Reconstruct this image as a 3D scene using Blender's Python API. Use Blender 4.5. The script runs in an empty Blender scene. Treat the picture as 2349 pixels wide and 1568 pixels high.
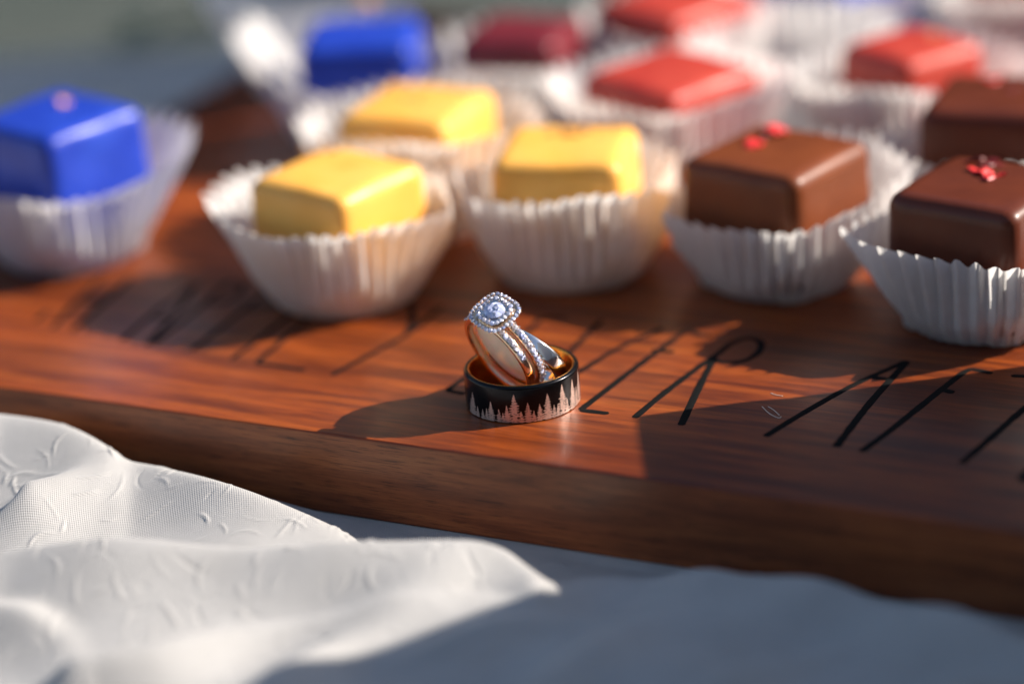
import bpy, bmesh, math, random
import numpy as np
from mathutils import Matrix, Vector
random.seed(7); rng = np.random.default_rng(7)
MM = 0.001
scene = bpy.context.scene
COL = scene.collection

# ------------------------------------------------------------------ camera
PITCH, ROLL, FPX, CX, CY, DIST = math.radians(22.5), math.radians(4.0), 6525.0, 1174.5, 784.0, 541.5
cf = np.array([0, math.cos(PITCH), -math.sin(PITCH)])
_u0 = np.array([0, math.sin(PITCH), math.cos(PITCH)]); _r0 = np.array([1.0, 0, 0])
cr = math.cos(ROLL)*_r0 - math.sin(ROLL)*_u0
cu = math.sin(ROLL)*_r0 + math.cos(ROLL)*_u0
CAM = np.array([0, 0, 7.0]) - DIST*(cf + cr*(20.5/FPX) - cu*(56/FPX))
cam_d = bpy.data.cameras.new('camera'); cam = bpy.data.objects.new('camera', cam_d); COL.objects.link(cam)
M = Matrix.Identity(4)
for i in range(3):
    M[i][0], M[i][1], M[i][2], M[i][3] = cr[i], cu[i], -cf[i], CAM[i]*MM
cam.matrix_world = M
cam_d.sensor_width = 36; cam_d.lens = 100; cam_d.clip_start = 0.02; cam_d.clip_end = 3000
cam_d.dof.use_dof = True; cam_d.dof.focus_distance = 0.534; cam_d.dof.aperture_fstop = 3.9
scene.camera = cam

# ------------------------------------------------------------------ light
SUN_EL, SUN_AZ = 34.0, 9.0   # height above the board; swing from +x towards +y
world = bpy.data.worlds.new('World'); scene.world = world; world.use_nodes = True
wn = world.node_tree; bg = wn.nodes['Background']
sky = wn.nodes.new('ShaderNodeTexSky'); sky.sky_type = 'NISHITA'; sky.sun_disc = False
sky.sun_elevation = math.radians(SUN_EL); sky.sun_rotation = math.radians(90-SUN_AZ)
wn.links.new(sky.outputs[0], bg.inputs[0]); bg.inputs[1].default_value = 0.082
sd = bpy.data.lights.new('sun', 'SUN'); sun = bpy.data.objects.new('sun', sd); COL.objects.link(sun)
sd.energy = 5.0; sd.angle = math.radians(0.5); sd.color = (1.0, 0.91, 0.80)
sun.rotation_euler = (0, math.radians(90-SUN_EL), math.radians(SUN_AZ))
scene.view_settings.view_transform = 'Standard'; scene.view_settings.look = 'None'
scene.view_settings.exposure = 0.86; scene.view_settings.gamma = 1.0
scene.cycles.max_bounces = 14; scene.cycles.transmission_bounces = 10

def at(x, y, z=0.0):
    """world point (mm) where the sight line through a photo point meets height z"""
    d = cf + cr*((x-CX)/FPX) - cu*((y-CY)/FPX)
    return CAM + d*((z-CAM[2])/d[2])

# ------------------------------------------------------------------ helpers
def mesh_obj(name, verts, faces, mat, parent=None, smooth=True, loc=None):
    me = bpy.data.meshes.new(name)
    v = np.asarray(verts, float)*MM
    me.from_pydata(v.tolist(), [], faces if isinstance(faces, list) else faces.tolist())
    me.update()
    if smooth: me.polygons.foreach_set('use_smooth', [True]*len(me.polygons))
    for m in (mat if isinstance(mat, (list, tuple)) else [mat]): me.materials.append(m)
    o = bpy.data.objects.new(name, me); COL.objects.link(o)
    if loc is not None: o.location = [c*MM for c in loc]
    if parent: o.parent = parent
    return o
def tag(o, label=None, cat=None, group=None, kind=None):
    for k, v in (('label', label), ('category', cat), ('group', group), ('kind', kind)):
        if v: o[k] = v
    return o
def empty(name, loc=(0, 0, 0), rz=0.0):
    o = bpy.data.objects.new(name, None); COL.objects.link(o)
    o.location = [c*MM for c in loc]; o.rotation_euler.z = rz; o.empty_display_size = 0.01
    return o
def lathe(profile, n=128, close=True):
    """profile: (r, z) points, closed loop"""
    P = np.array(profile, float); k = len(P); V = []; Fc = []
    for i in range(n):
        a = 2*math.pi*i/n
        V += [(p[0]*math.cos(a), p[0]*math.sin(a), p[1]) for p in P]
    for i in range(n):
        j = (i+1) % n
        for a in range(k if close else k-1):
            b = (a+1) % k
            Fc.append((i*k+a, j*k+a, j*k+b, i*k+b))
    return np.array(V), Fc
def rounded_box(hx, hy, z0, z1, r, n=18, taper=0.0, rough=0.0, seed=0, dome=0.0):
    """box with rounded edges from a subdivided cube"""
    V = []; Fc = []; idx = {}
    t = np.linspace(-1, 1, n+1); t = np.sign(t)*np.abs(t)**0.72
    hz = (z1-z0)/2; zc = (z0+z1)/2
    def vid(p):
        k = tuple(np.round(p, 6))
        if k not in idx: idx[k] = len(V); V.append(k)
        return idx[k]
    for ax in range(3):
        for s in (-1, 1):
            for i in range(n):
                for j in range(n):
                    q = []
                    for (a, b) in ((i, j), (i+1, j), (i+1, j+1), (i, j+1)):
                        p = [0, 0, 0]; p[ax] = s; p[(ax+1) % 3] = t[a]; p[(ax+2) % 3] = t[b]
                        q.append(vid(p))
                    Fc.append(tuple(q) if s > 0 else tuple(q[::-1]))
    V = np.array(V)*np.array([hx, hy, hz])
    inner = np.clip(V, [-hx+r, -hy+r, -hz+r], [hx-r, hy-r, hz-r])
    d = V-inner; L = np.linalg.norm(d, axis=1, keepdims=True); L[L == 0] = 1
    V = inner + d/L*r
    f = 1+taper*(0.5-(V[:, 2]+hz)/(2*hz)); V[:, 0] *= f; V[:, 1] *= f
    if rough or dome:
        g = np.random.default_rng(seed); w = np.zeros(len(V))
        for _ in range(10):
            k = g.normal(size=3)*0.22; w += np.sin(V@k + g.uniform(0, 6.28))*g.uniform(.4, 1)
        nrm = d/L; nrm[np.linalg.norm(nrm, axis=1) < .5] = [0, 0, 1]
        V = V + nrm*(w*rough/3)[:, None]
        top = np.clip((V[:, 2]-hz*0.6)/(hz*.4), 0, 1)
        V[:, 2] += dome*top*(1-np.clip((V[:, 0]**2+V[:, 1]**2)/(hx*hx*1.8), 0, 1))
    V[:, 2] += zc
    return V, Fc
def tuck(z): return 1-.17*np.clip((13.0-z)/12.0, 0, 1)     # chocolates narrow a little inside their cups
def ribbon_pts(P, step=0.5):
    P = [np.array(p, float) for p in P]
    if len(P) == 2: P = [P[0], (P[0]+P[1])/2, P[1]]
    Q = [2*P[0]-P[1]]+P+[2*P[-1]-P[-2]]; out = []
    for i in range(1, len(Q)-2):
        p0, p1, p2, p3 = Q[i-1:i+3]; n = max(2, int(np.linalg.norm(p2-p1)/step))
        for k in range(n):
            t = k/n
            out.append(.5*((2*p1)+(-p0+p2)*t+(2*p0-5*p1+4*p2-p3)*t*t+(-p0+3*p1-3*p2+p3)*t**3))
    out.append(P[-1]); return np.array(out)
def tube(P, rad, n=6, flat=1.0):
    """closed tube along P; flat squeezes its height"""
    P = np.array(P, float); V = []; Fc = []
    T = np.gradient(P, axis=0); T /= np.linalg.norm(T, axis=1, keepdims=True)
    rad = np.broadcast_to(rad, len(P))
    for p, t, r in zip(P, T, rad):
        s = np.cross(t, [0, 0, 1.0]); s /= max(1e-6, np.linalg.norm(s)); u = np.cross(s, t)
        for k in range(n):
            a = 2*math.pi*k/n; V.append(p+s*math.cos(a)*r+u*math.sin(a)*r*flat)
    for i in range(len(P)-1):
        for k in range(n):
            j = (k+1) % n; Fc.append((i*n+k, i*n+j, (i+1)*n+j, (i+1)*n+k))
    Fc.append(tuple(range(n))[::-1]); Fc.append(tuple((len(P)-1)*n+k for k in range(n)))
    return np.array(V), Fc

# ------------------------------------------------------------------ materials
class NT:
    def __init__(s, name):
        s.m = bpy.data.materials.new(name); s.m.use_nodes = True; s.t = s.m.node_tree
        s.b = s.t.nodes['Principled BSDF']; s.out = s.t.nodes['Material Output']
    def n(s, kind, **kw):
        x = s.t.nodes.new('ShaderNode'+kind)
        for k, v in kw.items():
            if k.startswith('i_'):
                key = k[2:].replace('_', ' ')
                x.inputs[key].default_value = v
            else: setattr(x, k, v)
        return x
    def l(s, a, b): s.t.links.new(a, b)
    def coords(s, scale=(1, 1, 1), rot=(0, 0, 0), which='Object'):
        c = s.n('TexCoord'); m = s.n('Mapping'); s.l(c.outputs[which], m.inputs[0])
        m.inputs['Scale'].default_value = scale; m.inputs['Rotation'].default_value = rot
        return m.outputs[0]
    def ramp(s, src, stops):
        r = s.n('ValToRGB'); s.l(src, r.inputs[0]); e = r.color_ramp.elements
        while len(e) > 1: e.remove(e[-1])
        e[0].position = stops[0][0]; e[0].color = (*stops[0][1], 1)
        for p, c in stops[1:]:
            x = e.new(p); x.color = (*c, 1)
        return r.outputs[0]
    def noise(s, vec, scale, detail=4, rough=.55, dist=0):
        x = s.n('TexNoise'); s.l(vec, x.inputs['Vector']); x.inputs['Scale'].default_value = scale
        x.inputs['Detail'].default_value = detail; x.inputs['Roughness'].default_value = rough; x.inputs['Distortion'].default_value = dist
        return x.outputs['Fac']
    def mix(s, fac, a, b, mode='MIX'):
        x = s.n('MixRGB', blend_type=mode)
        for sock, v in ((x.inputs[0], fac), (x.inputs[1], a), (x.inputs[2], b)):
            if hasattr(v, 'links'): s.l(v, sock)
            elif isinstance(v, (int, float)): sock.default_value = v
            else: sock.default_value = (*v, 1)
        return x.outputs[0]
    def bump(s, h, strength, dist, normal=None):
        x = s.n('Bump'); s.l(h, x.inputs['Height']); x.inputs['Strength'].default_value = strength
        x.inputs['Distance'].default_value = dist
        if normal is not None: s.l(normal, x.inputs['Normal'])
        s.l(x.outputs[0], s.b.inputs['Normal']); return x.outputs[0]
    def p(s, **kw):
        for k, v in kw.items():
            s.b.inputs[k.replace('_', ' ')].default_value = v
        return s

def mat_wood(name='oiled_wood', side=False):
    w = NT(name)
    long_ = w.coords((1, 9, 9))
    g1 = w.noise(w.coords((1, 14, 14)), 20, 6, .62, .35)
    g2 = w.noise(w.coords((1, 22, 30)), 70, 5, .65, .3)
    broad = w.noise(w.coords((1, 2.6, 2.6)), 13, 3, .5, .5)
    c1 = w.ramp(g1, [(.22, (.050, .009, .0025)), (.42, (.155, .028, .005)), (.58, (.31, .062, .008)), (.8, (.42, .108, .014))])
    c2 = w.ramp(g2, [(.30, (.28, .22, .20)), (.46, (.85, .82, .8)), (.6, (1, 1, 1))])
    c3 = w.ramp(broad, [(.32, (.50, .40, .38)), (.52, (1, 1, 1)), (.75, (1.15, 1.1, 1.0))])
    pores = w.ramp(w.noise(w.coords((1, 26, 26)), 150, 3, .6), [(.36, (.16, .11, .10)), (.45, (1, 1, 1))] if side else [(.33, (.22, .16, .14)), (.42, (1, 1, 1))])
    grey = w.ramp(w.noise(w.coords((.35, 2.0, 2.0)), 22, 2), [(.42, (0, 0, 0)), (.62, (1, 1, 1))])
    if side:   # edge grain: less stained and browner; extra paleness stands in for cloth bounce light
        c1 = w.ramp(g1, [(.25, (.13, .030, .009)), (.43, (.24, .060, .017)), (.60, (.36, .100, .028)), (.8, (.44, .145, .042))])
    c = w.mix(.6, c1, c2, 'MULTIPLY'); c = w.mix(.8, c, c3, 'MULTIPLY'); c = w.mix(.75, c, pores, 'MULTIPLY')
    c = w.mix(grey, c, w.mix(1.0, c, (.86, .95, 1.08), 'MULTIPLY'))
    w.l(c, w.b.inputs['Base Color'])
    r = w.n('MapRange'); w.l(broad, r.inputs[0]); r.inputs[3].default_value = .28; r.inputs[4].default_value = .5
    w.l(r.outputs[0], w.b.inputs['Roughness'])
    w.bump(g2, .25, .0001)
    w.p(Coat_Weight=.07, Coat_Roughness=.14); w.b.inputs['Specular IOR Level'].default_value = .4
    return w.m
def mat_simple(name, col, rough=.5, metal=0.0, coat=0.0, **kw):
    w = NT(name); w.p(Base_Color=(*col, 1), Roughness=rough, Metallic=metal, Coat_Weight=coat, **kw); return w
def mat_ink():
    w = mat_simple('burnt_lettering', (.004, .004, .004), .85); w.b.inputs['Specular IOR Level'].default_value = .12; v = w.coords()
    w.bump(w.noise(v, 2500, 3), .6, .0001); return w.m
def mat_chocolate(name, dark, light, rough=.34, sss=.0, speck=None):
    w = NT(name); v = w.coords(); nz = w.noise(v, 90, 4)
    c = w.mix(w.ramp(nz, [(.35, (0, 0, 0)), (.65, (1, 1, 1))]), dark, light)
    if speck:
        c = w.mix(w.ramp(w.noise(v, 900, 2), [(.60, (0, 0, 0)), (.68, (.7, .7, .7))]), c, speck)
    w.l(c, w.b.inputs['Base Color'])
    w.p(Roughness=rough, Coat_Weight=.06, Coat_Roughness=.2); w.b.inputs['Specular IOR Level'].default_value = .32
    if sss:
        w.p(Subsurface_Weight=sss, Subsurface_Scale=.003); w.b.inputs['Subsurface Radius'].default_value = (1, .5, .3)
    w.bump(w.noise(v, 260, 3), .12, .0006); return w.m
def mat_paper():
    w = NT('pleated_paper'); v = w.coords()
    c = w.ramp(w.noise(v, 300, 3), [(.3, (.84, .82, .80)), (.7, (.90, .885, .87))])
    w.l(c, w.b.inputs['Base Color']); w.p(Roughness=.55)
    w.bump(w.noise(v, 1800, 3), .2, .0001)
    tr = w.n('BsdfTranslucent'); w.l(c, tr.inputs[0]); mx = w.n('MixShader'); mx.inputs[0].default_value = .46
    w.l(w.b.outputs[0], mx.inputs[1]); w.l(tr.outputs[0], mx.inputs[2]); w.l(mx.outputs[0], w.out.inputs[0])
    return w.m
def mat_cloth():
    w = NT('crinkled_white_cloth'); c = w.n('TexCoord'); sp = w.n('SeparateXYZ'); w.l(c.outputs['Object'], sp.inputs[0])
    dn = w.n('TexNoise'); w.l(c.outputs['Object'], dn.inputs['Vector']); dn.inputs['Scale'].default_value = 45
    def thread(axis, k):
        a = w.n('Math', operation='MULTIPLY_ADD'); w.l(sp.outputs[axis], a.inputs[0]); a.inputs[1].default_value = k
        b = w.n('Math', operation='MULTIPLY'); w.l(dn.outputs['Fac'], b.inputs[0]); b.inputs[1].default_value = 30; w.l(b.outputs[0], a.inputs[2])
        s = w.n('Math', operation='SINE'); w.l(a.outputs[0], s.inputs[0]); return s.outputs[0]
    a, b = thread(0, 2*math.pi/.00034), thread(1, 2*math.pi/.00048)
    m = w.n('Math', operation='ADD'); w.l(a, m.inputs[0]); w.l(b, m.inputs[1])
    col = w.ramp(w.noise(w.coords(), 60, 4), [(.3, (.42, .411, .404)), (.7, (.49, .481, .474))])
    w.l(col, w.b.inputs['Base Color']); w.p(Roughness=.62, Sheen_Weight=.25)
    b1 = w.bump(w.noise(w.coords(), 420, 4, .6, .6), .14, .0005)
    w.bump(m.outputs[0], .5, .00006, b1)
    tr = w.n('BsdfTranslucent'); w.l(col, tr.inputs[0]); mx = w.n('MixShader'); mx.inputs[0].default_value = .12
    w.l(w.b.outputs[0], mx.inputs[1]); w.l(tr.outputs[0], mx.inputs[2]); w.l(mx.outputs[0], w.out.inputs[0])
    return w.m
def mat_metal(name, col, rough=.12, brush=0):
    w = mat_simple(name, col, rough, 1.0)
    if brush:
        w.bump(w.noise(w.coords((60, 60, 3000)), 1, 4), brush, .00003)
    else: w.bump(w.noise(w.coords(), 900, 3), .08, .00005)
    return w.m
def mat_black_band():
    w = mat_simple('brushed_black_metal', (.018, .018, .02), .24, .9, .05)
    w.bump(w.noise(w.coords((120, 120, 9000)), 1, 4), .25, .00003); return w.m
def mat_diamond():
    w = NT('diamond'); oi = w.n('ObjectInfo')
    vo = w.n('TexVoronoi'); tc = w.n('TexCoord'); w.l(tc.outputs['Object'], vo.inputs['Vector']); vo.inputs['Scale'].default_value = 3000
    sub = w.n('VectorMath', operation='SUBTRACT'); w.l(vo.outputs['Color'], sub.inputs[0]); sub.inputs[1].default_value = (.5, .5, .5)
    mul = w.n('VectorMath', operation='SCALE'); w.l(sub.outputs[0], mul.inputs[0]); mul.inputs['Scale'].default_value = 1.1
    geo = w.n('NewGeometry'); add = w.n('VectorMath', operation='ADD'); w.l(geo.outputs['Normal'], add.inputs[0]); w.l(mul.outputs[0], add.inputs[1])
    nn = w.n('VectorMath', operation='NORMALIZE'); w.l(add.outputs[0], nn.inputs[0])
    col = w.ramp(vo.outputs['Distance'], [(0, (1, .97, .98)), (.5, (.84, .87, 1)), (1, (.7, .74, .95))])
    fr = w.n('Math', operation='FRACT'); f2 = w.n('Math', operation='MULTIPLY'); w.l(oi.outputs['Random'], f2.inputs[0]); f2.inputs[1].default_value = 7.3; w.l(f2.outputs[0], fr.inputs[0])
    col = w.mix(1.0, col, w.ramp(fr.outputs[0], [(0, (1, .86, .84)), (.25, (1, 1, 1)), (.5, (.72, .78, 1)), (.75, (1, .97, .92)), (1, (.45, .5, .7))]), 'MULTIPLY')
    gl = w.n('BsdfGlass'); gl.inputs['IOR'].default_value = 1.9; gl.inputs['Roughness'].default_value = .03; gl.inputs['Color'].default_value = (.95, .96, 1, 1)
    gs = w.n('BsdfGlossy'); gs.inputs['Roughness'].default_value = .18; w.l(col, gs.inputs['Color']); w.l(nn.outputs[0], gs.inputs['Normal'])
    df = w.n('BsdfDiffuse'); w.l(col, df.inputs[0]); w.l(nn.outputs[0], df.inputs['Normal'])
    mx = w.n('MixShader'); mx.inputs[0].default_value = .55; m2 = w.n('MixShader')
    mr = w.n('MapRange'); w.l(oi.outputs['Random'], mr.inputs[0]); mr.inputs[3].default_value = .15; mr.inputs[4].default_value = .95; w.l(mr.outputs[0], m2.inputs[0])
    w.l(gl.outputs[0], mx.inputs[1]); w.l(gs.outputs[0], mx.inputs[2]); w.l(mx.outputs[0], m2.inputs[1]); w.l(df.outputs[0], m2.inputs[2]); w.l(m2.outputs[0], w.out.inputs[0])
    return w.m
def mat_ground():
    w = NT('grass_ground'); v = w.coords()
    c = w.ramp(w.noise(v, 3.5, 5), [(.3, (.045, .062, .055)), (.55, (.075, .090, .082)), (.75, (.11, .12, .11))])
    w.l(c, w.b.inputs['Base Color']); w.p(Roughness=.9); w.bump(w.noise(v, 60, 5), 1, .02); return w.m

WOOD, INK, PAPER, CLOTH = mat_wood(), mat_ink(), mat_paper(), mat_cloth()
ROSE = mat_metal('rose_gold', (.98, .72, .50), .14)
PUTTY = mat_simple('cream_putty', (.88, .80, .60), .28, 0, .4, Subsurface_Weight=.4, Subsurface_Scale=.002).m
WHITE_GOLD = mat_metal('white_gold', (.86, .83, .80), .10)
LINER = mat_metal('amber_liner', (.90, .36, .06), .22)
BLACK = mat_black_band(); DIAMOND = mat_diamond()
_e = mat_simple('etched_silver', (.62, .46, .40), .42, .75)
_e.l(_e.ramp(_e.noise(_e.coords((1, 1, 1.6)), 2600, 3, .7), [(.36, (.05, .045, .045)), (.44, (.78, .58, .50))]), _e.b.inputs['Base Color']); ETCH = _e.m
MILK = mat_chocolate('milk_chocolate', (.15, .033, .007), (.195, .046, .010), .46)
DARKC = mat_chocolate('dark_chocolate', (.095, .018, .006), (.125, .025, .008), .40)
BLUE = mat_chocolate('blue_glaze', (.012, .040, .38), (.022, .065, .48), .36)
YELLOW = mat_chocolate('yellow_glaze', (.90, .43, .07), (.94, .50, .11), .42, .12)
RED = mat_chocolate('red_glaze', (.42, .032, .022), (.52, .065, .040), .45, .1)
SHADED_RED = mat_chocolate('shaded_red_glaze', (.13, .012, .018), (.18, .02, .03), .4)  # red glaze darkened: shade put into its colour
PETAL = mat_simple('red_petal', (.75, .03, .03), .45, 0, 0).m
DRIED = mat_simple('dried_petal', (.16, .006, .008), .5).m
ZEST = mat_simple('orange_zest', (.85, .38, .10), .6).m
CRUMB = mat_simple('brown_crumb', (.32, .15, .05), .7).m
LINT = mat_simple('pale_lint', (.75, .70, .62), .8).m

# ------------------------------------------------------------------ setting
GZ = -767.0
mesh_obj('ground', [(-2e6, -2e6, GZ), (2e6, -2e6, GZ), (2e6, 2e6, GZ), (-2e6, 2e6, GZ)], [(0, 1, 2, 3)], mat_ground())['kind'] = 'structure'

# board frame: front edge line on the table
TH = math.radians(-26.9); E0 = at(1080, 1040, 0)[:2]
EX = np.array([math.cos(TH), math.sin(TH)]); EY = np.array([-EX[1], EX[0]])
CZ = -17.0        # flat cloth level

# tablecloth as one relief sheet
def axis(lo, hi, step, far_lo, far_hi):
    a = list(np.arange(lo, hi+1e-6, step)); s = step
    while a[-1] < far_hi: s *= 1.18; a.append(min(far_hi, a[-1]+s))
    s = step
    while a[0] > far_lo: s *= 1.18; a.insert(0, max(far_lo, a[0]-s))
    return np.array(a)
xs = axis(-122, 100, .31, -700, 600); ys = axis(-118, 24, .30, -900, 330)
X, Y = np.meshgrid(xs, ys, indexing='ij')
def ridge(pts, wf, wb, tail=1.0):
    """crest polyline of photo points with heights; wf/wb falloff towards / away from the viewer"""
    P = ribbon_pts([at(*p) for p in pts], 3.0); best = np.full(X.shape, 1e9); H = np.zeros(X.shape); S = np.ones(X.shape)
    for a, b in zip(P[:-1], P[1:]):
        d = b[:2]-a[:2]; L = np.hypot(*d); t0 = ((X-a[0])*d[0]+(Y-a[1])*d[1])/L**2; t = np.clip(t0, 0, 1)
        qx, qy = X-(a[0]+d[0]*t), Y-(a[1]+d[1]*t); dist = np.hypot(qx, qy)
        side = d[0]*(Y-a[1])-d[1]*(X-a[0])
        m = dist < best; best[m] = dist[m]; H[m] = (a[2]+(b[2]-a[2])*t)[m]; S[m] = np.sign(side[m])
    w = np.where(S > 0, wb, wf)
    e = np.where(S > 0, 2.0, 1.35)
    return CZ+(H-CZ)*np.exp(-(best/w)**e)
near_ = 1/(1+np.exp((Y+45-.5*(-X-20)*0)/8))
LOW = (0.5*np.sin(X*.045+1.2)*np.sin(Y*.05)+.35*np.sin(X*.11-Y*.07))*(1+1.6*near_)+near_*(1.1*np.sin(X*.10+Y*.16+1.5*np.sin(Y*.05))+.7*np.sin(X*.19-Y*.23+2*np.sin(X*.04)))
fade = np.exp(-(np.maximum(0, np.abs(X)-150)/80)**2)*np.exp(-(np.maximum(0, -100-Y)/60)**2)
Z = np.full(X.shape, CZ)
R_ = [ridge([(-260, 925, 2), (-60, 940, 0), (0, 945, -1), (130, 966, -2), (200, 992, -3), (262, 1030, -5), (300, 1062, -8)], 20, 5),
      ridge([(60, 1100, -5), (280, 1056, -7), (400, 1072, -7), (550, 1122, -8), (700, 1182, -11), (790, 1225, -13), (840, 1250, -15)], 15, 4.5),
      ridge([(-350, 1330, -5), (-60, 1275, -4), (30, 1252, -3.5), (250, 1241, -3), (500, 1243, -3.5), (800, 1241, -4.5), (1100, 1240, -6.5), (1180, 1262, -7), (1222, 1300, -8), (1228, 1345, -9), (1190, 1390, -11)], 17, 4.5),
      ridge([(820, 1395, -11), (1000, 1385, -10.5), (1250, 1330, -11), (1350, 1305, -11.5), (1550, 1306, -10), (1700, 1318, -8.5), (1850, 1328, -8), (2100, 1382, -7), (2349, 1456, -7), (2600, 1530, -7)], 40, 5),
      ridge([(170, 1500, -6), (330, 1470, -6), (560, 1420, -8), (900, 1400, -11)], 9, 7),
      ridge([(-100, 1380, -7), (60, 1400, -8), (140, 1470, -12)], 9, 6),
      ridge([(420, 1640, -4), (620, 1560, -7), (760, 1480, -10), (1000, 1420, -12)], 12, 8),
      ridge([(1000, 1640, -8), (1300, 1540, -9), (1500, 1440, -12)], 12, 8),
      ridge([(1480, 1640, -5), (1720, 1520, -7), (1980, 1450, -9), (2250, 1440, -12)], 9, 6),
      ridge([(2050, 1640, -4), (2250, 1560, -5), (2500, 1540, -6)], 8, 6),
      ridge([(900, 1500, -11), (1150, 1430, -10), (1420, 1400, -11), (1560, 1350, -13)], 5, 4)]
k = 1.1
acc = np.exp(k*np.zeros(X.shape))
for h in R_: acc += np.exp(k*(h-CZ))-1
Z = CZ+np.log(acc)/k + LOW*fade
def blur(A, ax, s):
    w = np.exp(-.5*(np.arange(-3*s, 3*s+1)/s)**2); w /= w.sum(); B = np.zeros_like(A)
    for i, q in zip(range(-3*s, 3*s+1), w): B += q*np.roll(A, i, ax)
    return B
Z = blur(blur(Z, 0, 4), 1, 4)
# short crinkles pressed into the cloth
g = np.random.default_rng(11)
for i in range(820):
    cx_, cy_ = g.uniform(-118, 95), g.uniform(-115, 12)
    ang = g.uniform(0, math.pi); L = g.uniform(.8, 3.4); amp = g.uniform(.08, .30)*(1 if g.random() < .7 else -1); wd = g.uniform(.17, .36); bend = g.uniform(-.16, .16)
    ix = slice(*np.searchsorted(xs, [cx_-7, cx_+7])); iy = slice(*np.searchsorted(ys, [cy_-7, cy_+7]))
    dx, dy = X[ix, iy]-cx_, Y[ix, iy]-cy_
    s = dx*math.cos(ang)+dy*math.sin(ang); t = -dx*math.sin(ang)+dy*math.cos(ang)-bend*s*s
    Z[ix, iy] += amp*np.exp(-(t/wd)**2)*np.exp(-(s/L)**4)
# under and behind the board the cloth stays flat
front = (X-E0[0])*EY[0]+(Y-E0[1])*EY[1]      # >0 under the board
along = (X-E0[0])*EX[0]+(Y-E0[1])*EX[1]
under = np.clip((front+2.0)/2.0, 0, 1)
Z = np.where(along > -172, Z*(1-under)+(CZ-.02)*under, Z)
Zd = np.where(Y > 322, CZ-3*(Y-322)**2/64, 0)
Z = Z+np.where(Y > 322, -(Y-322)**2/16, 0)
nx, ny = X.shape
V = np.stack([X, Y, Z], -1).reshape(-1, 3)
# hem falling over the far side of the table
hem = []
for d in (20, 60, 140, 300): hem.append(np.stack([xs, np.full(nx, 330+3*math.sin(d)), Z[:, -1]-d], -1)+np.stack([0*xs, 6*np.sin(xs*.05), 0*xs], -1)*min(1, d/100))
ii = np.arange(nx*ny).reshape(nx, ny)
Fc = np.stack([ii[:-1, :-1], ii[1:, :-1], ii[1:, 1:], ii[:-1, 1:]], -1).reshape(-1, 4).tolist()
base = nx*ny; last = ii[:, -1]
for h in hem:
    V = np.vstack([V, h]); cur = np.arange(base, base+nx); base += nx
    Fc += np.stack([last[:-1], last[1:], cur[1:], cur[:-1]], -1).tolist(); last = cur
tag(mesh_obj('tablecloth', V, Fc, CLOTH), 'crinkled white cloth bunched in folds in front of the wooden board', 'tablecloth')

# ------------------------------------------------------------------ serving board
BL0, BL1, BD, BT = -167.0, 330.0, 262.0, 17.0
bm = bmesh.new(); bmesh.ops.create_cube(bm, size=1.0)
for v in bm.verts:
    v.co = Vector(((BL0 if v.co.x < 0 else BL1)*MM, (0 if v.co.y < 0 else BD)*MM, (-BT if v.co.z < 0 else 0)*MM))
bmesh.ops.bevel(bm, geom=[e for e in bm.edges if abs(e.verts[0].co.x-e.verts[1].co.x) < 1e-6 and abs(e.verts[0].co.y-e.verts[1].co.y) < 1e-6], offset=.012, segments=8, profile=.5, affect='EDGES')
bmesh.ops.bevel(bm, geom=[e for e in bm.edges if abs(e.verts[0].co.z-e.verts[1].co.z) < 1e-6], offset=.0005, segments=2, profile=.5, affect='EDGES')
me = bpy.data.meshes.new('serving_board'); bm.to_mesh(me); bm.free(); me.materials.append(WOOD); me.materials.append(mat_wood('brown_edge_with_bounce', True))
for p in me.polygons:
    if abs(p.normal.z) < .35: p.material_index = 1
me.polygons.foreach_set('use_smooth', [True]*len(me.polygons))
for e in me.edges: pass
board = bpy.data.objects.new('serving_board', me); COL.objects.link(board)
board.location = (E0[0]*MM, E0[1]*MM, 0); board.rotation_euler.z = TH
md = board.modifiers.new('wn', 'WEIGHTED_NORMAL'); md.keep_sharp = True
tag(board, 'thick reddish brown wooden serving board lettered in black under the chocolates', 'serving board')
def to_board(P):
    P = np.array(P, float); d = P[:, :2]-E0
    return np.stack([d@EX, d@EY, P[:, 2]], -1)

def stroke_bm(P, w0, seed):
    g = np.random.default_rng(seed); n = len(P)
    T = np.gradient(P[:, :2], axis=0); T /= np.maximum(1e-6, np.linalg.norm(T, axis=1, keepdims=True)); N = np.stack([-T[:, 1], T[:, 0]], -1)
    w = w0*(1+.12*np.convolve(g.normal(size=n+4), np.ones(5)/5, 'valid')); w[0] *= .55; w[-1] *= .5
    V = []; Fc = []
    prof = [(-1, .0), (-.75, .05), (0, .075), (.75, .05), (1, .0)]
    for p, nn, ww in zip(P, N, w):
        for a, z in prof: V.append((p[0]+nn[0]*a*ww/2, p[1]+nn[1]*a*ww/2, z-.004))
    for i in range(n-1):
        for k in range(4): Fc.append((i*5+k, i*5+k+1, (i+1)*5+k+1, (i+1)*5+k))
    return V, Fc
def letter(strokes, w=.95, seed=0):
    V = []; Fc = []
    for j, s in enumerate(strokes):
        P = to_board([at(x, y, 0) for x, y in s]); P = ribbon_pts(P, .5)
        a, b = stroke_bm(P, w, seed*10+j); off = len(V)
        V += [(x, y, z+.006*j) for x, y, z in a]; Fc += [tuple(i+off for i in f) for f in b]
    return mesh_obj('letter', V, Fc, INK, board)
c6 = lambda L: [(1174.5+x*.5, 685.1+y*.5) for x, y in L]
c5 = lambda L: [(x*.5, 587.3+y*.5) for x, y in L]
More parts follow.
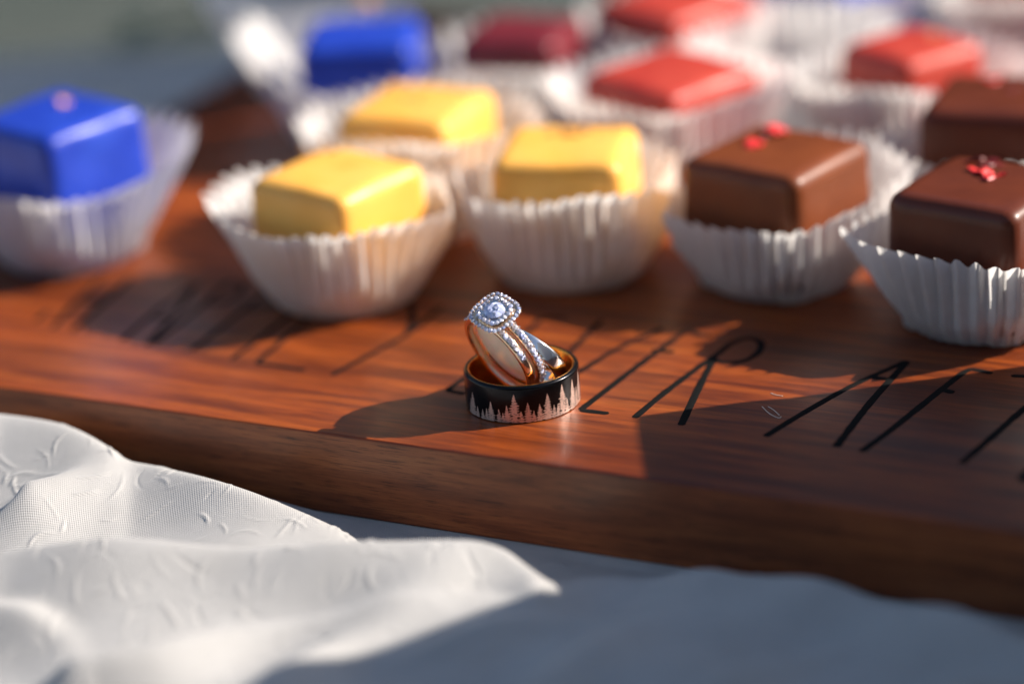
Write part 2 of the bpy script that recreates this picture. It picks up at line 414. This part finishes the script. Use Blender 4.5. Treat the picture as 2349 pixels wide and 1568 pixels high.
LET = [
    [c5([(225, 250), (160, 300)]), c5([(480, 90), (360, 200), (240, 330)]), c5([(600, 100), (470, 220), (330, 345)]), c5([(370, 200), (500, 215)])],   # H
    [c5([(560, 385), (720, 250), (900, 130)]), c5([(675, 405), (800, 270), (905, 130)]), c5([(690, 275), (790, 285)])],                                # A
    [c5([(700, 400), (850, 290), (1050, 120)]), c5([(1050, 120), (1110, 130), (1090, 180), (1000, 215), (940, 215)])],                                  # P
    [c5([(880, 430), (1010, 330), (1240, 150)]), c5([(1240, 150), (1310, 160), (1280, 215), (1190, 245), (1120, 245)])],                                # P
    [c5([(1060, 475), (1200, 370), (1420, 200)])],                                                                                                      # I
    [c5([(1480, 240), (1340, 350), (1175, 490)]), c5([(1175, 490), (1290, 505), (1400, 522)])],                                                         # L
    [c5([(1520, 545), (1700, 450), (1870, 355), (2030, 230)]), c5([(1870, 355), (1890, 290), (1885, 210)])],                                           # Y
    [c6([(250, 88), (140, 92), (60, 160), (-100, 280), (-300, 420)]), c6([(-300, 420), (-215, 436)]), c6([(-60, 240), (40, 250)])],                     # E
    [c6([(410, 100), (260, 250), (110, 440)]), c6([(110, 440), (300, 338), (500, 220), (690, 135)])],                                                  # V
    [c6([(925, 173), (860, 165), (795, 152), (680, 232), (560, 320), (440, 412), (312, 510)]), c6([(312, 510), (380, 518), (445, 526)]), c6([(640, 234), (690, 240), (745, 243)])],  # E
    [c6([(560, 546), (700, 430), (860, 310), (940, 255), (1005, 205), (1080, 180), (1140, 198), (1130, 245), (1060, 285), (965, 292), (915, 270)]), c6([(925, 275), (860, 400), (775, 580)])],  # R
    [c6([(1160, 632), (1300, 545), (1500, 430), (1640, 360), (1812, 285)]), c6([(1812, 285), (1765, 340), (1640, 480), (1485, 680)]), c6([(1640, 358), (1735, 370)])],   # A
    [c6([(2205, 342), (2140, 328), (2088, 328), (2000, 392), (1850, 512), (1720, 615), (1600, 702)]), c6([(1965, 415), (2030, 430)])],                  # F
    [c6([(2060, 755), (2200, 635), (2349, 505), (2560, 345)]), c6([(2290, 352), (2420, 360), (2800, 400)])],                                            # T
    [c6([(2330, 830), (2450, 700), (2640, 530), (2760, 450), (2900, 470)]), c6([(2330, 830), (2520, 850)])],                                            # E
]
for i, L in enumerate(LET): letter(L, 1.35+(.2 if i > 8 else 0), i+1)

# ------------------------------------------------------------------ cups and chocolates
SIZE = 27.0
def centre(x, y, z=28.0): return at(x, y, z)[:2]
ITEMS = {  # name: centre on the board, yaw (deg), coating, chocolate size, top height
 'A': (np.array([-98.0, 99.0]), -43, BLUE, 29, 33), 'B': (np.array([-35.6, 62.4]), -40, YELLOW, 27.5, 27.5),
 'C': (np.array([-19.0, 103.5]), -26, YELLOW, 28, 28), 'D': (np.array([12.6, 67.8]), -12, YELLOW, 28, 28),
 'E': (np.array([55.4, 55.0]), -40, MILK, 29.5, 28), 'F': (np.array([92.8, 25.0]), -38, DARKC, 29, 28.5),
 'G': (np.array([106.5, 80.5]), -22, DARKC, 30, 28), 'H': (np.array([93.6, 122.0]), -57, RED, 24.5, 28),
 'I': (np.array([38.3, 114.7]), -50, RED, 30, 28), 'K': (np.array([-32.6, 163.0]), -5, BLUE, 28, 28),
 'J': (np.array([44.0, 173.0]), -52, RED, 30, 28), 'L': (np.array([6.0, 163.5]), -22, SHADED_RED, 26, 26),
 'N': (np.array([84.0, 196.0]), -45, BLUE, 27, 28), 'O': (np.array([134.0, 186.0]), -30, RED, 27, 26),
 'P': (np.array([-46.0, 213.0]), 0, None, 0, 0), 'R': (np.array([69.0, 150.0]), 0, None, 0, 0),
}
def chocolate(key, label, cat='chocolate', group=None):
    c, yaw, mat, s, top = ITEMS[key]
    V, Fc = rounded_box(s/2, s/2, .9, top, 3.0, 18, .05, .22, ord(key), .3)
    k = tuck(V[:, 2]); V[:, 0] *= k; V[:, 1] *= k
    o = mesh_obj('chocolate', V, Fc, mat, None, True, (c[0], c[1], 0)); o.rotation_euler.z = math.radians(yaw)
    tag(o, label, cat, group); return o
def flake(parent, name, x, y, z, s, mat, seed):
    """small ragged petal or crumb lying on a chocolate"""
    g = np.random.default_rng(seed); n = 9; V = []; Fc = []
    ang = np.sort(g.uniform(0, 6.28, n)); r = s*g.uniform(.55, 1.1, n); tilt = g.normal(0, .25, 2)
    def h(px, py): return tilt[0]*px+tilt[1]*py+.16*s*math.sin(3*px/s+seed)+.25*s
    for lay, (f, dz) in enumerate(((.75, -.1), (1, 0), (.7, .16))):
        for a, q in zip(ang, r):
            px, py = q*f*math.cos(a), q*f*math.sin(a); V.append((x+px, y+py, z+max(h(px, py), .06)+dz*s))
    V.append((x, y, z)); V.append((x, y, z+max(h(0, 0), .1)+.25*s))
    for l in range(2):
        for k in range(n): Fc.append((l*n+k, l*n+(k+1) % n, (l+1)*n+(k+1) % n, (l+1)*n+k))
    for k in range(n): Fc.append((3*n, (k+1) % n, k)); Fc.append((3*n+1, 2*n+k, 2*n+(k+1) % n))
    return mesh_obj(name, V, Fc, mat, parent, False)

def cup(key, label, rim=27.5, height=17.6, base=15.0, seed=1, pleats=37, snug=.9, lift=0, lift_dir=0):
    c, yaw, _, s, top = ITEMS[key]; g = np.random.default_rng(seed)
    n = pleats*8; th = np.arange(n)/n*2*math.pi; yr = math.radians(yaw)
    a = th-yr; half = s/2*1.03
    sq = (np.abs(np.cos(a))**7+np.abs(np.sin(a))**7)**(-1/7)*half+.7
    sq = np.minimum(sq, half*1.29)
    ph = th*pleats + .5*np.sin(th*3+g.uniform(0, 6))+.35*np.sin(th*7+g.uniform(0, 6)); sn = np.sin(ph)
    tri = 2/math.pi*np.arcsin(.93*sn)
    pl_amp = 1+.35*np.sin(th*5+g.uniform(0, 6))+.15*np.sin(th*11+g.uniform(0, 6))
    wob = sum(g.uniform(-1, 1)*np.sin(k*th+g.uniform(0, 6.28)) for k in (2, 3, 4, 5))
    hv = sum(g.uniform(-.7, .7)*np.sin(k*th+g.uniform(0, 6.28)) for k in (1, 2, 3))
    lim = np.full(n, 99.0)
    for q, it in ITEMS.items():
        if q == key: continue
        d = it[0]-c; D = np.hypot(*d)
        if D < 62:
            cs = np.cos(th-math.atan2(d[1], d[0])); lim = np.where(cs > .12, np.minimum(lim, (D/2-.7)/np.maximum(cs, .12)), lim)
    V = []; m = 15
    V.append((0, 0, .15))
    ring_i = []
    for f in (.5, .93):
        ring_i.append(len(V)); r = np.maximum(base*f, sq*.84*f)
        V += list(zip(r*np.cos(th), r*np.sin(th), np.full(n, .15)))
    for j in range(m):
        t = j/(m-1); z = .2+height*t
        fr = np.clip(-np.sin(th+.12), 0, 1)**.8*snug
        prof = base+(rim-base)*(t**1.05); r = prof+wob*.85*t; hug = np.maximum(base+3.0*t, sq+1.7); r = r+(np.minimum(r, hug)-r)*fr
        sz = sq*tuck(z)
        r = np.maximum(r, sz+.15)
        r = r+tri*pl_amp*(.3+1.75*t**.7)
        L = lim-.75*tri*0; r = np.where(r > L-1.2, np.minimum(r, L-1.2+1.1*tri*pl_amp*.6*t), r)
        r = np.maximum(r, sz-.1+.3*tri)
        zz = z+lift*np.maximum(0, np.cos(th-math.radians(lift_dir)))*t+hv*1.0*t+(1.0*sn*t**3)+(.6*np.maximum(0, wob)*t*t*.5)
        ring_i.append(len(V)); V += list(zip(r*np.cos(th), r*np.sin(th), zz))
    Fc = [(0, ring_i[0]+k, ring_i[0]+(k+1) % n) for k in range(n)]
    for a0, b0 in zip(ring_i[:-1], ring_i[1:]):
        Fc += [(a0+k, b0+k, b0+(k+1) % n, a0+(k+1) % n) for k in range(n)]
    o = mesh_obj('paper_cup', V, Fc, PAPER, None, True, (c[0], c[1], 0))
    tag(o, label, 'paper cup', 'white pleated paper cups holding chocolates'); return o

cup('A', 'white pleated cup under the blue chocolate at the left edge', seed=3, rim=29, height=19, lift=4, lift_dir=30)
cup('B', 'white pleated cup holding the yellow chocolate left of the rings, nearest the lettering', seed=4, height=20)
cup('C', 'white cup holding the rear yellow chocolate behind the other two yellow ones', seed=5, height=24)
cup('D', 'white pleated cup of the yellow chocolate directly behind the rings', seed=6, height=21)
cup('E', 'white pleated cup of the milk chocolate with two red petal bits', seed=7, rim=28.5, lift=5, lift_dir=20)
cup('F', 'sharpest white pleated cup, under the brown chocolate nearest the right edge', seed=18, rim=29.5, height=19)
cup('G', 'white cup around the brown chocolate behind, cut off by the right edge', seed=9)
cup('H', 'white cup under the small red chocolate at the upper right', seed=10, rim=29, height=22)
cup('I', 'white cup of the nearer red chocolate at top centre', seed=11, height=25)
cup('J', 'white cup of the red chocolate cut off by the top edge', seed=12, height=22)
cup('K', 'wide white cup around the blue chocolate at the top of the picture', seed=13, rim=31, height=18, lift=9, lift_dir=150)
cup('L', 'white cup of the shade-darkened red chocolate right of the top blue one', seed=14, height=20)
cup('N', 'white cup at the top edge behind the small red chocolate', seed=15, height=23, rim=29)
cup('P', 'empty white cup behind the top blue chocolate, left side', seed=31, height=26, rim=26, snug=0)
cup('R', 'empty white cup squeezed between the top centre and upper right red chocolates', seed=32, height=25, rim=26, snug=0)
cup('O', 'white cup in the top right corner behind the brown chocolate', seed=16, height=23, rim=30)

ch = {}
ch['A'] = chocolate('A', 'glossy blue square chocolate at left with an orange dot on top', group='blue glazed chocolates')
ch['K'] = chocolate('K', 'blue square chocolate in the white cup cut by the top edge', group='blue glazed chocolates')
ch['L'] = chocolate('L', 'red chocolate with shade put into its dark glaze at the top, just right of the blue one', group='red glazed chocolates')
ch['N'] = chocolate('N', 'blue chocolate just peeking in behind the small red chocolate', group='blue glazed chocolates')
ch['B'] = chocolate('B', 'yellow square chocolate at front left of the three yellow ones', group='yellow glazed chocolates')
ch['C'] = chocolate('C', 'yellow square chocolate farthest back of the three yellow ones', group='yellow glazed chocolates')
ch['D'] = chocolate('D', 'yellow square chocolate directly behind the diamond ring', group='yellow glazed chocolates')
ch['E'] = chocolate('E', 'milk brown square chocolate with two separate red petal bits on top', group='brown chocolates with red petals')
ch['F'] = chocolate('F', 'dark brown chocolate nearest the right edge with a clump of dark red petals', group='brown chocolates with red petals')
ch['G'] = chocolate('G', 'brown chocolate at far right behind, partly outside the picture', group='brown chocolates with red petals')
ch['H'] = chocolate('H', 'small red chocolate at upper right behind the brown ones', group='red glazed chocolates')
ch['I'] = chocolate('I', 'coral red chocolate at top centre, nearer of two', group='red glazed chocolates')
ch['J'] = chocolate('J', 'red chocolate cut off by the top edge behind another red one', group='red glazed chocolates')
ch['O'] = chocolate('O', 'red chocolate inside the cup at the top right corner', group='red glazed chocolates')
def top_local(key, px, py):
    c, yaw, _, s, top = ITEMS[key]; p = at(px, py, top)[:2]-c; a = math.radians(-yaw)
    return (p[0]*math.cos(a)-p[1]*math.sin(a), p[0]*math.sin(a)+p[1]*math.cos(a), top+.1)
def put(key, name, px, py, s, mat, seed, n=1, spread=0):
    g = np.random.default_rng(seed)
    for i in range(n):
        x, y, z = top_local(key, px, py); dx, dy = (g.normal(0, spread, 2) if n > 1 else (0, 0))
        flake(ch[key], name, x+dx, y+dy, z, s*g.uniform(.7, 1.15), mat, seed+i)
put('E', 'petal', 1782, 306, 2.5, PETAL, 1, 5, 1.1); put('E', 'petal', 1722, 337, 1.9, PETAL, 9, 3, .8); put('E', 'petal', 1752, 312, 1.3, DRIED, 19, 3, .9)
put('F', 'petal', 2262, 400, 1.7, PETAL, 3, 7, 1.1); put('F', 'petal', 2255, 382, 1.5, DRIED, 30, 8, 2.0)
put('G', 'petal', 2290, 185, 1.9, PETAL, 5, 3, 1.4); put('G', 'petal', 2315, 200, 1.4, DRIED, 55, 3, 1.2)
put('A', 'zest_piece', 138, 240, 2.0, ZEST, 6, 3, .7); put('K', 'zest_piece', 842, 10, 2.0, ZEST, 7, 4, 1.3)
put('B', 'crumb', 748, 338, .95, CRUMB, 8, 18, 2.4); put('C', 'crumb', 955, 228, .9, CRUMB, 28, 16, 2.6); put('D', 'crumb', 1300, 305, .9, CRUMB, 48, 18, 3.0)
put('I', 'crumb', 1590, 130, .9, PETAL, 68, 4, 2.2); put('H', 'crumb', 2140, 88, 1.0, ZEST, 78, 4, 2.0)

# ------------------------------------------------------------------ black band with forest
RO, RI, HB = 11.0, 9.75, 7.4
band = empty('wedding_band', (0, 0, 0))
tag(band, 'wide black ring etched with silver pine trees, standing flat on the board', 'ring')
shell = [(RI+.45, .0), (RO-.45, .0), (RO-.2, .08), (RO-.06, .3), (RO, .7), (RO, HB*.5), (RO, HB-.7), (RO-.07, HB-.32), (RO-.25, HB-.1), (RO-.5, HB), (RI+.45, HB)]
V, Fc = lathe(shell, 160); mesh_obj('outer_shell', V, Fc, BLACK, band)
lin = [(RI+.445, .05), (RI+.445, HB-.02), (RI+.3, HB+.01), (RI+.1, HB-.12), (RI, HB-.45), (RI-.03, HB*.5), (RI, .45), (RI+.1, .15)]
V, Fc = lathe(lin, 160); mesh_obj('inner_liner', V, Fc, LINER, band)
def tree_on_band(theta, h, layer, seed, z0=.18):
    g = np.random.default_rng(seed); rows = []; n = max(5, int(h*2.0)); w = h*.27+.18
    rows.append((h, .015, .015)); rows.append((h*.965, .03, .03))
    for k in range(n):
        f = (k+.6)/n; z = h*(1-f*.97); ww = w*f**.85
        l, r = ww*g.uniform(.7, 1.15), ww*g.uniform(.7, 1.15); dz = h/n
        rows.append((z, l, r)); rows.append((z-dz*.22, l*.86, r*.86)); rows.append((z-dz*.42, l*.34+.03, r*.34+.03))
    rows.append((0, .5*w, .5*w)); V = []; Fc = []; R = RO+.012+.006*layer
    for z, l, r in rows:
        for q in (-l, 0, r):
            a = theta+q/R; V.append((R*math.cos(a), R*math.sin(a), z0+z))
    for i in range(len(rows)-1):
        for kk in (0, 1): Fc.append((i*3+kk, i*3+kk+1, (i+1)*3+kk+1, (i+1)*3+kk))
    return mesh_obj('etched_tree', V, Fc, ETCH, band)
# photo trees by their place across the band, then the unseen side filled the same way
vis = [(395, 3.2), (412, 4.7), (450, 2.2), (495, 2.0), (530, 2.4), (570, 4.0), (640, 2.7), (675, 2.0), (712, 3.6), (782, 5.9), (840, 2.4), (903, 4.1), (955, 2.3),
       (1010, 3.5), (1085, 5.3), (1140, 2.6), (1175, 2.3), (1222, 6.2), (1262, 2.8), (1318, 6.0), (1352, 4.0), (1378, 6.5)]
th0 = []
for i, (px, h) in enumerate(vis):
    a = math.asin(max(-.985, min(.985, (px-868)/528))); tt = -math.pi/2+a; th0.append((tt, h)); tree_on_band(tt, h, i % 4, 100+i)
g = np.random.default_rng(5); t = .0
while t < math.pi*.98:
    tree_on_band(.02+t, g.uniform(2.4, 6.2), int(g.integers(0, 4)), 300+int(t*100)); t += g.uniform(.07, .11)

# ------------------------------------------------------------------ diamond rings
def brilliant(n=8):
    V = []; Fc = []
    for k in range(n): a = 2*math.pi*(k+.5)/n; V.append((.56*math.cos(a), .56*math.sin(a), .34))
    for k in range(2*n): a = math.pi*k/n; V.append((math.cos(a), math.sin(a), 0.0))
    V.append((0, 0, -.82)); G = n; c = 3*n
    Fc.append(tuple(range(n)))
    for k in range(n):
        Fc.append((k, G+2*k+1, G+(2*k+2) % (2*n), (k+1) % n)) if False else None
    Fc = [f for f in Fc if f]
    for k in range(n):
        g0, g1, g2 = G+2*k, G+(2*k+1), G+(2*k+2) % (2*n)
        Fc.append((k, g0, g1)); Fc.append((k, g1, g2)); Fc.append((k, g2, (k+1) % n))
    for k in range(2*n): Fc.append((c, G+(k+1) % (2*n), G+k))
    return np.array(V), Fc
_bv, _bf = brilliant()
_stone = bpy.data.meshes.new('diamond'); _stone.from_pydata((_bv*MM).tolist(), [], _bf); _stone.materials.append(DIAMOND)
def stone(parent, p, zdir, r, name='diamond', jitter=.0, g=None):
    z = Vector(zdir).normalized(); q = z.to_track_quat('Z', 'Y')
    o = bpy.data.objects.new(name, _stone); COL.objects.link(o); o.parent = parent
    if g is not None and jitter:
        q = (z+Vector(g.normal(0, jitter, 3))).normalized().to_track_quat('Z', 'Y')
    o.rotation_mode = 'QUATERNION'; o.rotation_quaternion = q; o.scale = (r, r, r); o.location = Vector(p)*MM
    return o
def basis(axis_, up):
    z = np.array(axis_, float); z /= np.linalg.norm(z); x = np.array(up, float); x -= x@z*z; x /= np.linalg.norm(x)
    return np.stack([x, np.cross(z, x), z])          # rows: head direction, tangent, axis
def hoop_obj(name, cxyz, B, r_in, th, wd, mat, parent, z0=0.0, top_bulge=0.0):
    pr = []
    for a in np.linspace(0, 2*math.pi, 20, endpoint=False):
        ca, sa = math.cos(a), math.sin(a)
        pr.append((r_in+th/2+th/2*np.sign(ca)*abs(ca)**.7, z0+wd/2*np.sign(sa)*abs(sa)**.6))
    V, Fc = lathe(pr, 144)
    return mesh_obj(name, V@B+np.array(cxyz), Fc, mat, parent)
def frame(v): v = np.array(v, float); return v[0]*cr+v[1]*cu-v[2]*cf
NH = frame([-.19, .63, .75]); NH /= np.linalg.norm(NH)
AX = frame([-.70, -.65, .29]); AX -= AX@NH*NH; AX /= np.linalg.norm(AX)
B1 = basis(AX, NH)
CEN = np.array([-3.0, -1.5, 11.3])
g = np.random.default_rng(3)
def pave(parent, cxyz, B, R, z0, a0, a1, r=.42, rows=1, gap=.86):
    n = int(abs(a1-a0)*R/gap)
    for k in range(n+1):
        a = a0+(a1-a0)*k/n; d = math.cos(a)*B[0]+math.sin(a)*B[1]
        stone(parent, np.array(cxyz)+d*R+B[2]*z0, d, r*.98, jitter=.22, g=g)
def beads(parent, cxyz, B, R, z0, a0, a1, off, mat, gap=.86, rb=.13):
    V = []; Fc = []; n = int(abs(a1-a0)*R/gap); ico = [(0, 0, 1), (.94, 0, .2), (0, .94, .2), (-.94, 0, .2), (0, -.94, .2), (.6, .6, -.5), (-.6, .6, -.5), (-.6, -.6, -.5), (.6, -.6, -.5)]
    fi = [(0, 1, 2), (0, 2, 3), (0, 3, 4), (0, 4, 1), (1, 5, 2), (2, 6, 3), (3, 7, 4), (4, 8, 1), (1, 8, 5), (2, 5, 6), (3, 6, 7), (4, 7, 8), (5, 8, 7, 6)]
    for k in range(n):
        a = a0+(a1-a0)*(k+.5)/n; d = math.cos(a)*B[0]+math.sin(a)*B[1]
        for s in (-1, 1):
            p = np.array(cxyz)+d*(R+.12)+B[2]*(z0+s*off); o = len(V)
            V += [tuple(p+np.array(q)*rb) for q in ico]; Fc += [tuple(i+o for i in f) for f in fi]
    return mesh_obj('prongs', V, Fc, mat, parent)

RIN, TK = 7.75, 1.25
# engagement ring (behind) carries the halo head
eng = empty('engagement_ring', (0, 0, 0))
tag(eng, 'gold engagement ring with cushion halo of diamonds leaning inside the black ring', 'ring')
z2 = -1.35
hoop_obj('hoop', CEN, B1, RIN, TK, 1.75, ROSE, eng, z2)
pave(eng, CEN, B1, RIN+TK+.05, z2, -2.05, 2.05, .66, gap=1.12); beads(eng, CEN, B1, RIN+TK+.1, z2, -2.05, 2.05, .72, WHITE_GOLD, 1.12, .2)
# wedding ring in front
wed = empty('diamond_band', (0, 0, 0))
tag(wed, 'slim gold ring half set with diamonds, nested in front of the engagement ring', 'ring')
z1 = 1.15
hoop_obj('hoop', CEN, B1, RIN, TK, 1.8, ROSE, wed, z1)
pave(wed, CEN, B1, RIN+TK+.05, z1, -1.05, 1.05, .58, gap=1.02); beads(wed, CEN, B1, RIN+TK+.1, z1, -1.05, 1.05, .66, WHITE_GOLD, 1.02, .18)
# plain third band leaning at the back right
AX3 = frame([-.50, -.80, .30]); NH3 = frame([-.5, .62, .6]); B3 = basis(AX3, NH3)
C3 = CEN+frame([4.1, -1.0, -3.6])
pln = empty('plain_band', (0, 0, 0))
tag(pln, 'smooth polished silvery ring leaning behind the diamond rings inside the black ring', 'ring')
hoop_obj('hoop', C3, B3, 7.2, 1.2, 3.2, WHITE_GOLD, pln)
V, Fc = lathe([(.01, -3.0), (3, -2.9), (6.0, -2.6), (7.6, -2.1), (7.7, -1.6), (7.7, -.9), (7.3, -.5), (6.2, -.1), (4.2, .35), (2, .6), (.01, .7)], 72, False)
tag(mesh_obj('putty', V@B1+CEN+AX*.7, Fc, PUTTY), 'smooth cream putty filling the inside of the tilted diamond rings', 'putty')

# halo head in its own frame: hx, hy across, hn outwards
hn = NH
e1 = frame([255, -160, 198]); e1 -= e1@hn*hn; e1 /= np.linalg.norm(e1); e2 = np.cross(hn, e1)
if e2@frame([245, 230, -130]) < 0: e2 = -e2
HC = CEN+hn*(RIN+TK+1.5)+AX*(z2*.35)
def cushion(half, a, p=3.3):
    c, s = math.cos(a), math.sin(a); return half*(abs(c)**p+abs(s)**p)**(-1/p)
def head_pt(a, half, z): r = cushion(half, a); return HC+e1*math.cos(a)*r+e2*math.sin(a)*r+hn*z
def plate(name, half0, half1, za, zb, mat, wall=.25):
    V = []; Fc = []; n = 72
    prof = [(half0, za), (half1, zb), (half1-.25, zb+.12), (half1-wall*3.2, zb+.05), (0.05, zb-.1), (0.05, za)]
    for k in range(n):
        a = 2*math.pi*k/n
        for h, z in prof: V.append(tuple(head_pt(a, max(h, .02), z)))
    m = len(prof)
    for k in range(n):
        for j in range(m): Fc.append((k*m+j, ((k+1) % n)*m+j, ((k+1) % n)*m+(j+1) % m, k*m+(j+1) % m))
    return mesh_obj(name, V, Fc, mat, eng)
plate('halo_setting', 2.9, 4.35, -.9, .0, ROSE)
plate('basket', .9, 2.6, -2.0, -.9, ROSE)
plate('inner_setting', 2.3, 3.0, .05, .5, WHITE_GOLD)
def ring_of(half, z, n, r, tilt):
    # evenly spaced along the cushion outline
    A = np.linspace(0, 2*math.pi, 721); P = np.array([head_pt(a, half, z) for a in A]); L = np.concatenate([[0], np.cumsum(np.linalg.norm(np.diff(P, axis=0), axis=1))])
    for k in range(n):
        a = np.interp(L[-1]*k/n, L, A); p = head_pt(a, half, z); out = p-HC; out -= out@hn*hn; out /= np.linalg.norm(out)
        stone(eng, p, hn+out*tilt, r, jitter=.22, g=g)
ring_of(4.02, .16, 31, .43, .3)
ring_of(2.80, .7, 20, .45, .15)
ctr = stone(eng, HC+hn*.72, hn, 2.0, 'centre_diamond')
V = []; Fc = []
for nm, half, z, n, rb in (('b', 4.4, .1, 26, .13), ('c', 3.36, .2, 22, .12), ('d', 2.2, .85, 8, .2)):
    for k in range(n):
        a = 2*math.pi*(k+.5)/n; p = head_pt(a, half, z); o = len(V)
        for q in [(0, 0, 1), (1, 0, 0), (0, 1, 0), (-1, 0, 0), (0, -1, 0), (0, 0, -1)]: V.append(tuple(p+(e1*q[0]+e2*q[1]+hn*q[2])*rb))
        for f in [(0, 1, 2), (0, 2, 3), (0, 3, 4), (0, 4, 1), (5, 2, 1), (5, 3, 2), (5, 4, 3), (5, 1, 4)]: Fc.append(tuple(i+o for i in f))
mesh_obj('halo_prongs', V, Fc, ROSE, eng)

# ------------------------------------------------------------------ lint on the board
for i, (L, lab) in enumerate((([(1748, 932), (1765, 948), (1786, 958), (1792, 955)], 'pale lint thread on the board left of the letter A'),
                              ([(1762, 932), (1775, 940), (1788, 952)], 'short pale lint thread touching a longer one left of the A'),
                              ([(1768, 901), (1778, 905), (1796, 908)], 'tiny pale lint thread above the two others left of the A'))):
    P = ribbon_pts([at(x, y, .09) for x, y in L], .3); V, Fc = tube(P, .07, 5)
    tag(mesh_obj('lint', V, Fc, LINT), lab, 'lint', 'lint threads on the board')

# ------------------------------------------------------------------ unseen box added beside the board to throw the shade at lower right
box = empty('shade_box', (0, 0, 0)); tag(box, 'unseen pale box added just right of the view to shade the board and cloth', 'box')
KRAFT = mat_simple('pale_card', (.74, .75, .77), .75).m  # pale card picked so the added boxes bounce light onto shaded cloth
BX0, BX1, BY0, BY1, BH = 132.0, 180.0, -45.0, 6.5, 76.5
def flatbox(name, x0, x1, y0, y1, z0, z1, r):
    V, Fc = rounded_box((x1-x0)/2, (y1-y0)/2, z0, z1, r, 8); V[:, 0] += (x0+x1)/2; V[:, 1] += (y0+y1)/2
    mesh_obj(name, V, Fc, KRAFT, box)
flatbox('box_body', BX0+1, BX1-1, BY0+1, BY1-1, 1, BH-16, .6)
flatbox('lid', BX0, BX1, BY0, BY1, BH-15.8, BH, .8)

# unseen tall box added right of the view to shade the cloth behind
WHITE_CARD = mat_simple('white_card', (.75, .74, .72), .7).m
box = empty('rear_shade_box', (0, 0, 0)); tag(box, 'unseen tall white box added at far right to shade the cloth behind the board', 'box'); KRAFT = WHITE_CARD
flatbox('box_body', 231, 389, 259, 404, CZ+.5, 270, .8)
flatbox('lid', 230, 390, 258, 405, 270.3, 300, .8)
# leaf sprig behind the board at upper left
LEAF = mat_chocolate('leaf_green', (.05, .13, .09), (.08, .17, .11), .5)
sp = empty('leaf_sprig', (0, 0, 0)); tag(sp, 'blurred grey green leaf sprig on the cloth behind the blue chocolate', 'leaf sprig')
p0 = at(470, 62, -12); P = ribbon_pts([p0+np.array([-26, -6, -3]), p0, p0+np.array([24, 8, 1])], 2)
V, Fc = tube(P, .8, 6); mesh_obj('stem', V, Fc, LEAF, sp)
g = np.random.default_rng(21)
for i in range(12):
    q = P[int(i/12*(len(P)-1))]; a = g.uniform(0, 6.28); L = g.uniform(8, 12); up = g.uniform(.2, .9); V = []; Fc = []
    for k in range(7):
        t = k/6; w = L*.36*math.sin(math.pi*min(.97, t*.92+.05)); c = q+np.array([math.cos(a)*L*t, math.sin(a)*L*t, up*L*t*(1-.4*t)+1])
        for s_ in (-1, 0, 1): V.append(tuple(c+np.array([-math.sin(a)*w*s_, math.cos(a)*w*s_, abs(s_)*w*.25])))
    for s2 in (0, 1): 
        for k in range(6): Fc.append((k*3+s2, k*3+s2+1, (k+1)*3+s2+1, (k+1)*3+s2))
    lf = mesh_obj('leaf', V, Fc, LEAF, sp); md = lf.modifiers.new('thick', 'SOLIDIFY'); md.thickness = .0003

tb = empty('tall_shade_box', (187.7, -98.6, 0), math.radians(27.2)); tag(tb, 'unseen tall pale box added cornerwise at lower right to shade the front cloth', 'box')  # unseen box added to slant the shade edge across the front cloth
KRAFT = bpy.data.materials['pale_card']; box = tb
flatbox('box_body', -77.5, 77.5, -49, 49, CZ+.5, 118, .6); flatbox('lid', -78.5, 78.5, -50, 50, 118.3, 142, .8)

# unseen hedges added to darken the wood's reflections and the chocolate fronts
ADDED_HEDGE = NT('added_hedge_leaves'); ADDED_HEDGE.p(Roughness=.8)
ADDED_HEDGE.l(ADDED_HEDGE.ramp(ADDED_HEDGE.noise(ADDED_HEDGE.coords(), 9, 5, .7), [(.35, (.02, .035, .012)), (.65, (.06, .09, .03))]), ADDED_HEDGE.b.inputs['Base Color']); ADDED_HEDGE = ADDED_HEDGE.m
def added_hedge(name_label, x0, x1, y, h, seed):
    g = np.random.default_rng(seed); V = []; Fc = []; n = 16000
    for i in range(n):
        face = g.random(); px = g.uniform(x0, x1)
        if face < .75: p = np.array([px, y+g.choice([-600, 600])+g.normal(0, 70), g.uniform(GZ, GZ+h)])
        else: p = np.array([px, y+g.uniform(-600, 600), GZ+h+g.normal(0, 70)])
        a = g.normal(size=3); a /= np.linalg.norm(a); b = np.cross(a, g.normal(size=3)); b /= np.linalg.norm(b); s1, s2 = g.uniform(90, 170), g.uniform(60, 110); o = len(V)
        V += [tuple(p+a*s1), tuple(p+b*s2), tuple(p-a*s1), tuple(p-b*s2)]; Fc.append((o, o+1, o+2, o+3))
    o = len(V)
    for q in [(x0, y-480, GZ), (x1, y-480, GZ), (x1, y+480, GZ), (x0, y+480, GZ), (x0, y-480, GZ+h-80), (x1, y-480, GZ+h-80), (x1, y+480, GZ+h-80), (x0, y+480, GZ+h-80)]: V.append(q)
    Fc += [(o, o+1, o+5, o+4), (o+1, o+2, o+6, o+5), (o+2, o+3, o+7, o+6), (o+3, o, o+4, o+7), (o+4, o+5, o+6, o+7)]
    tag(mesh_obj('added_hedge', V, Fc, ADDED_HEDGE, smooth=False), name_label, 'added_hedge')
added_hedge('unseen leafy screen added far behind the table to darken what the wood mirrors', -9000, 9000, 7500, 4600, 1)
added_hedge('unseen leafy screen added behind the viewer to darken the chocolate fronts', -7000, 7000, -6500, 4000, 2)
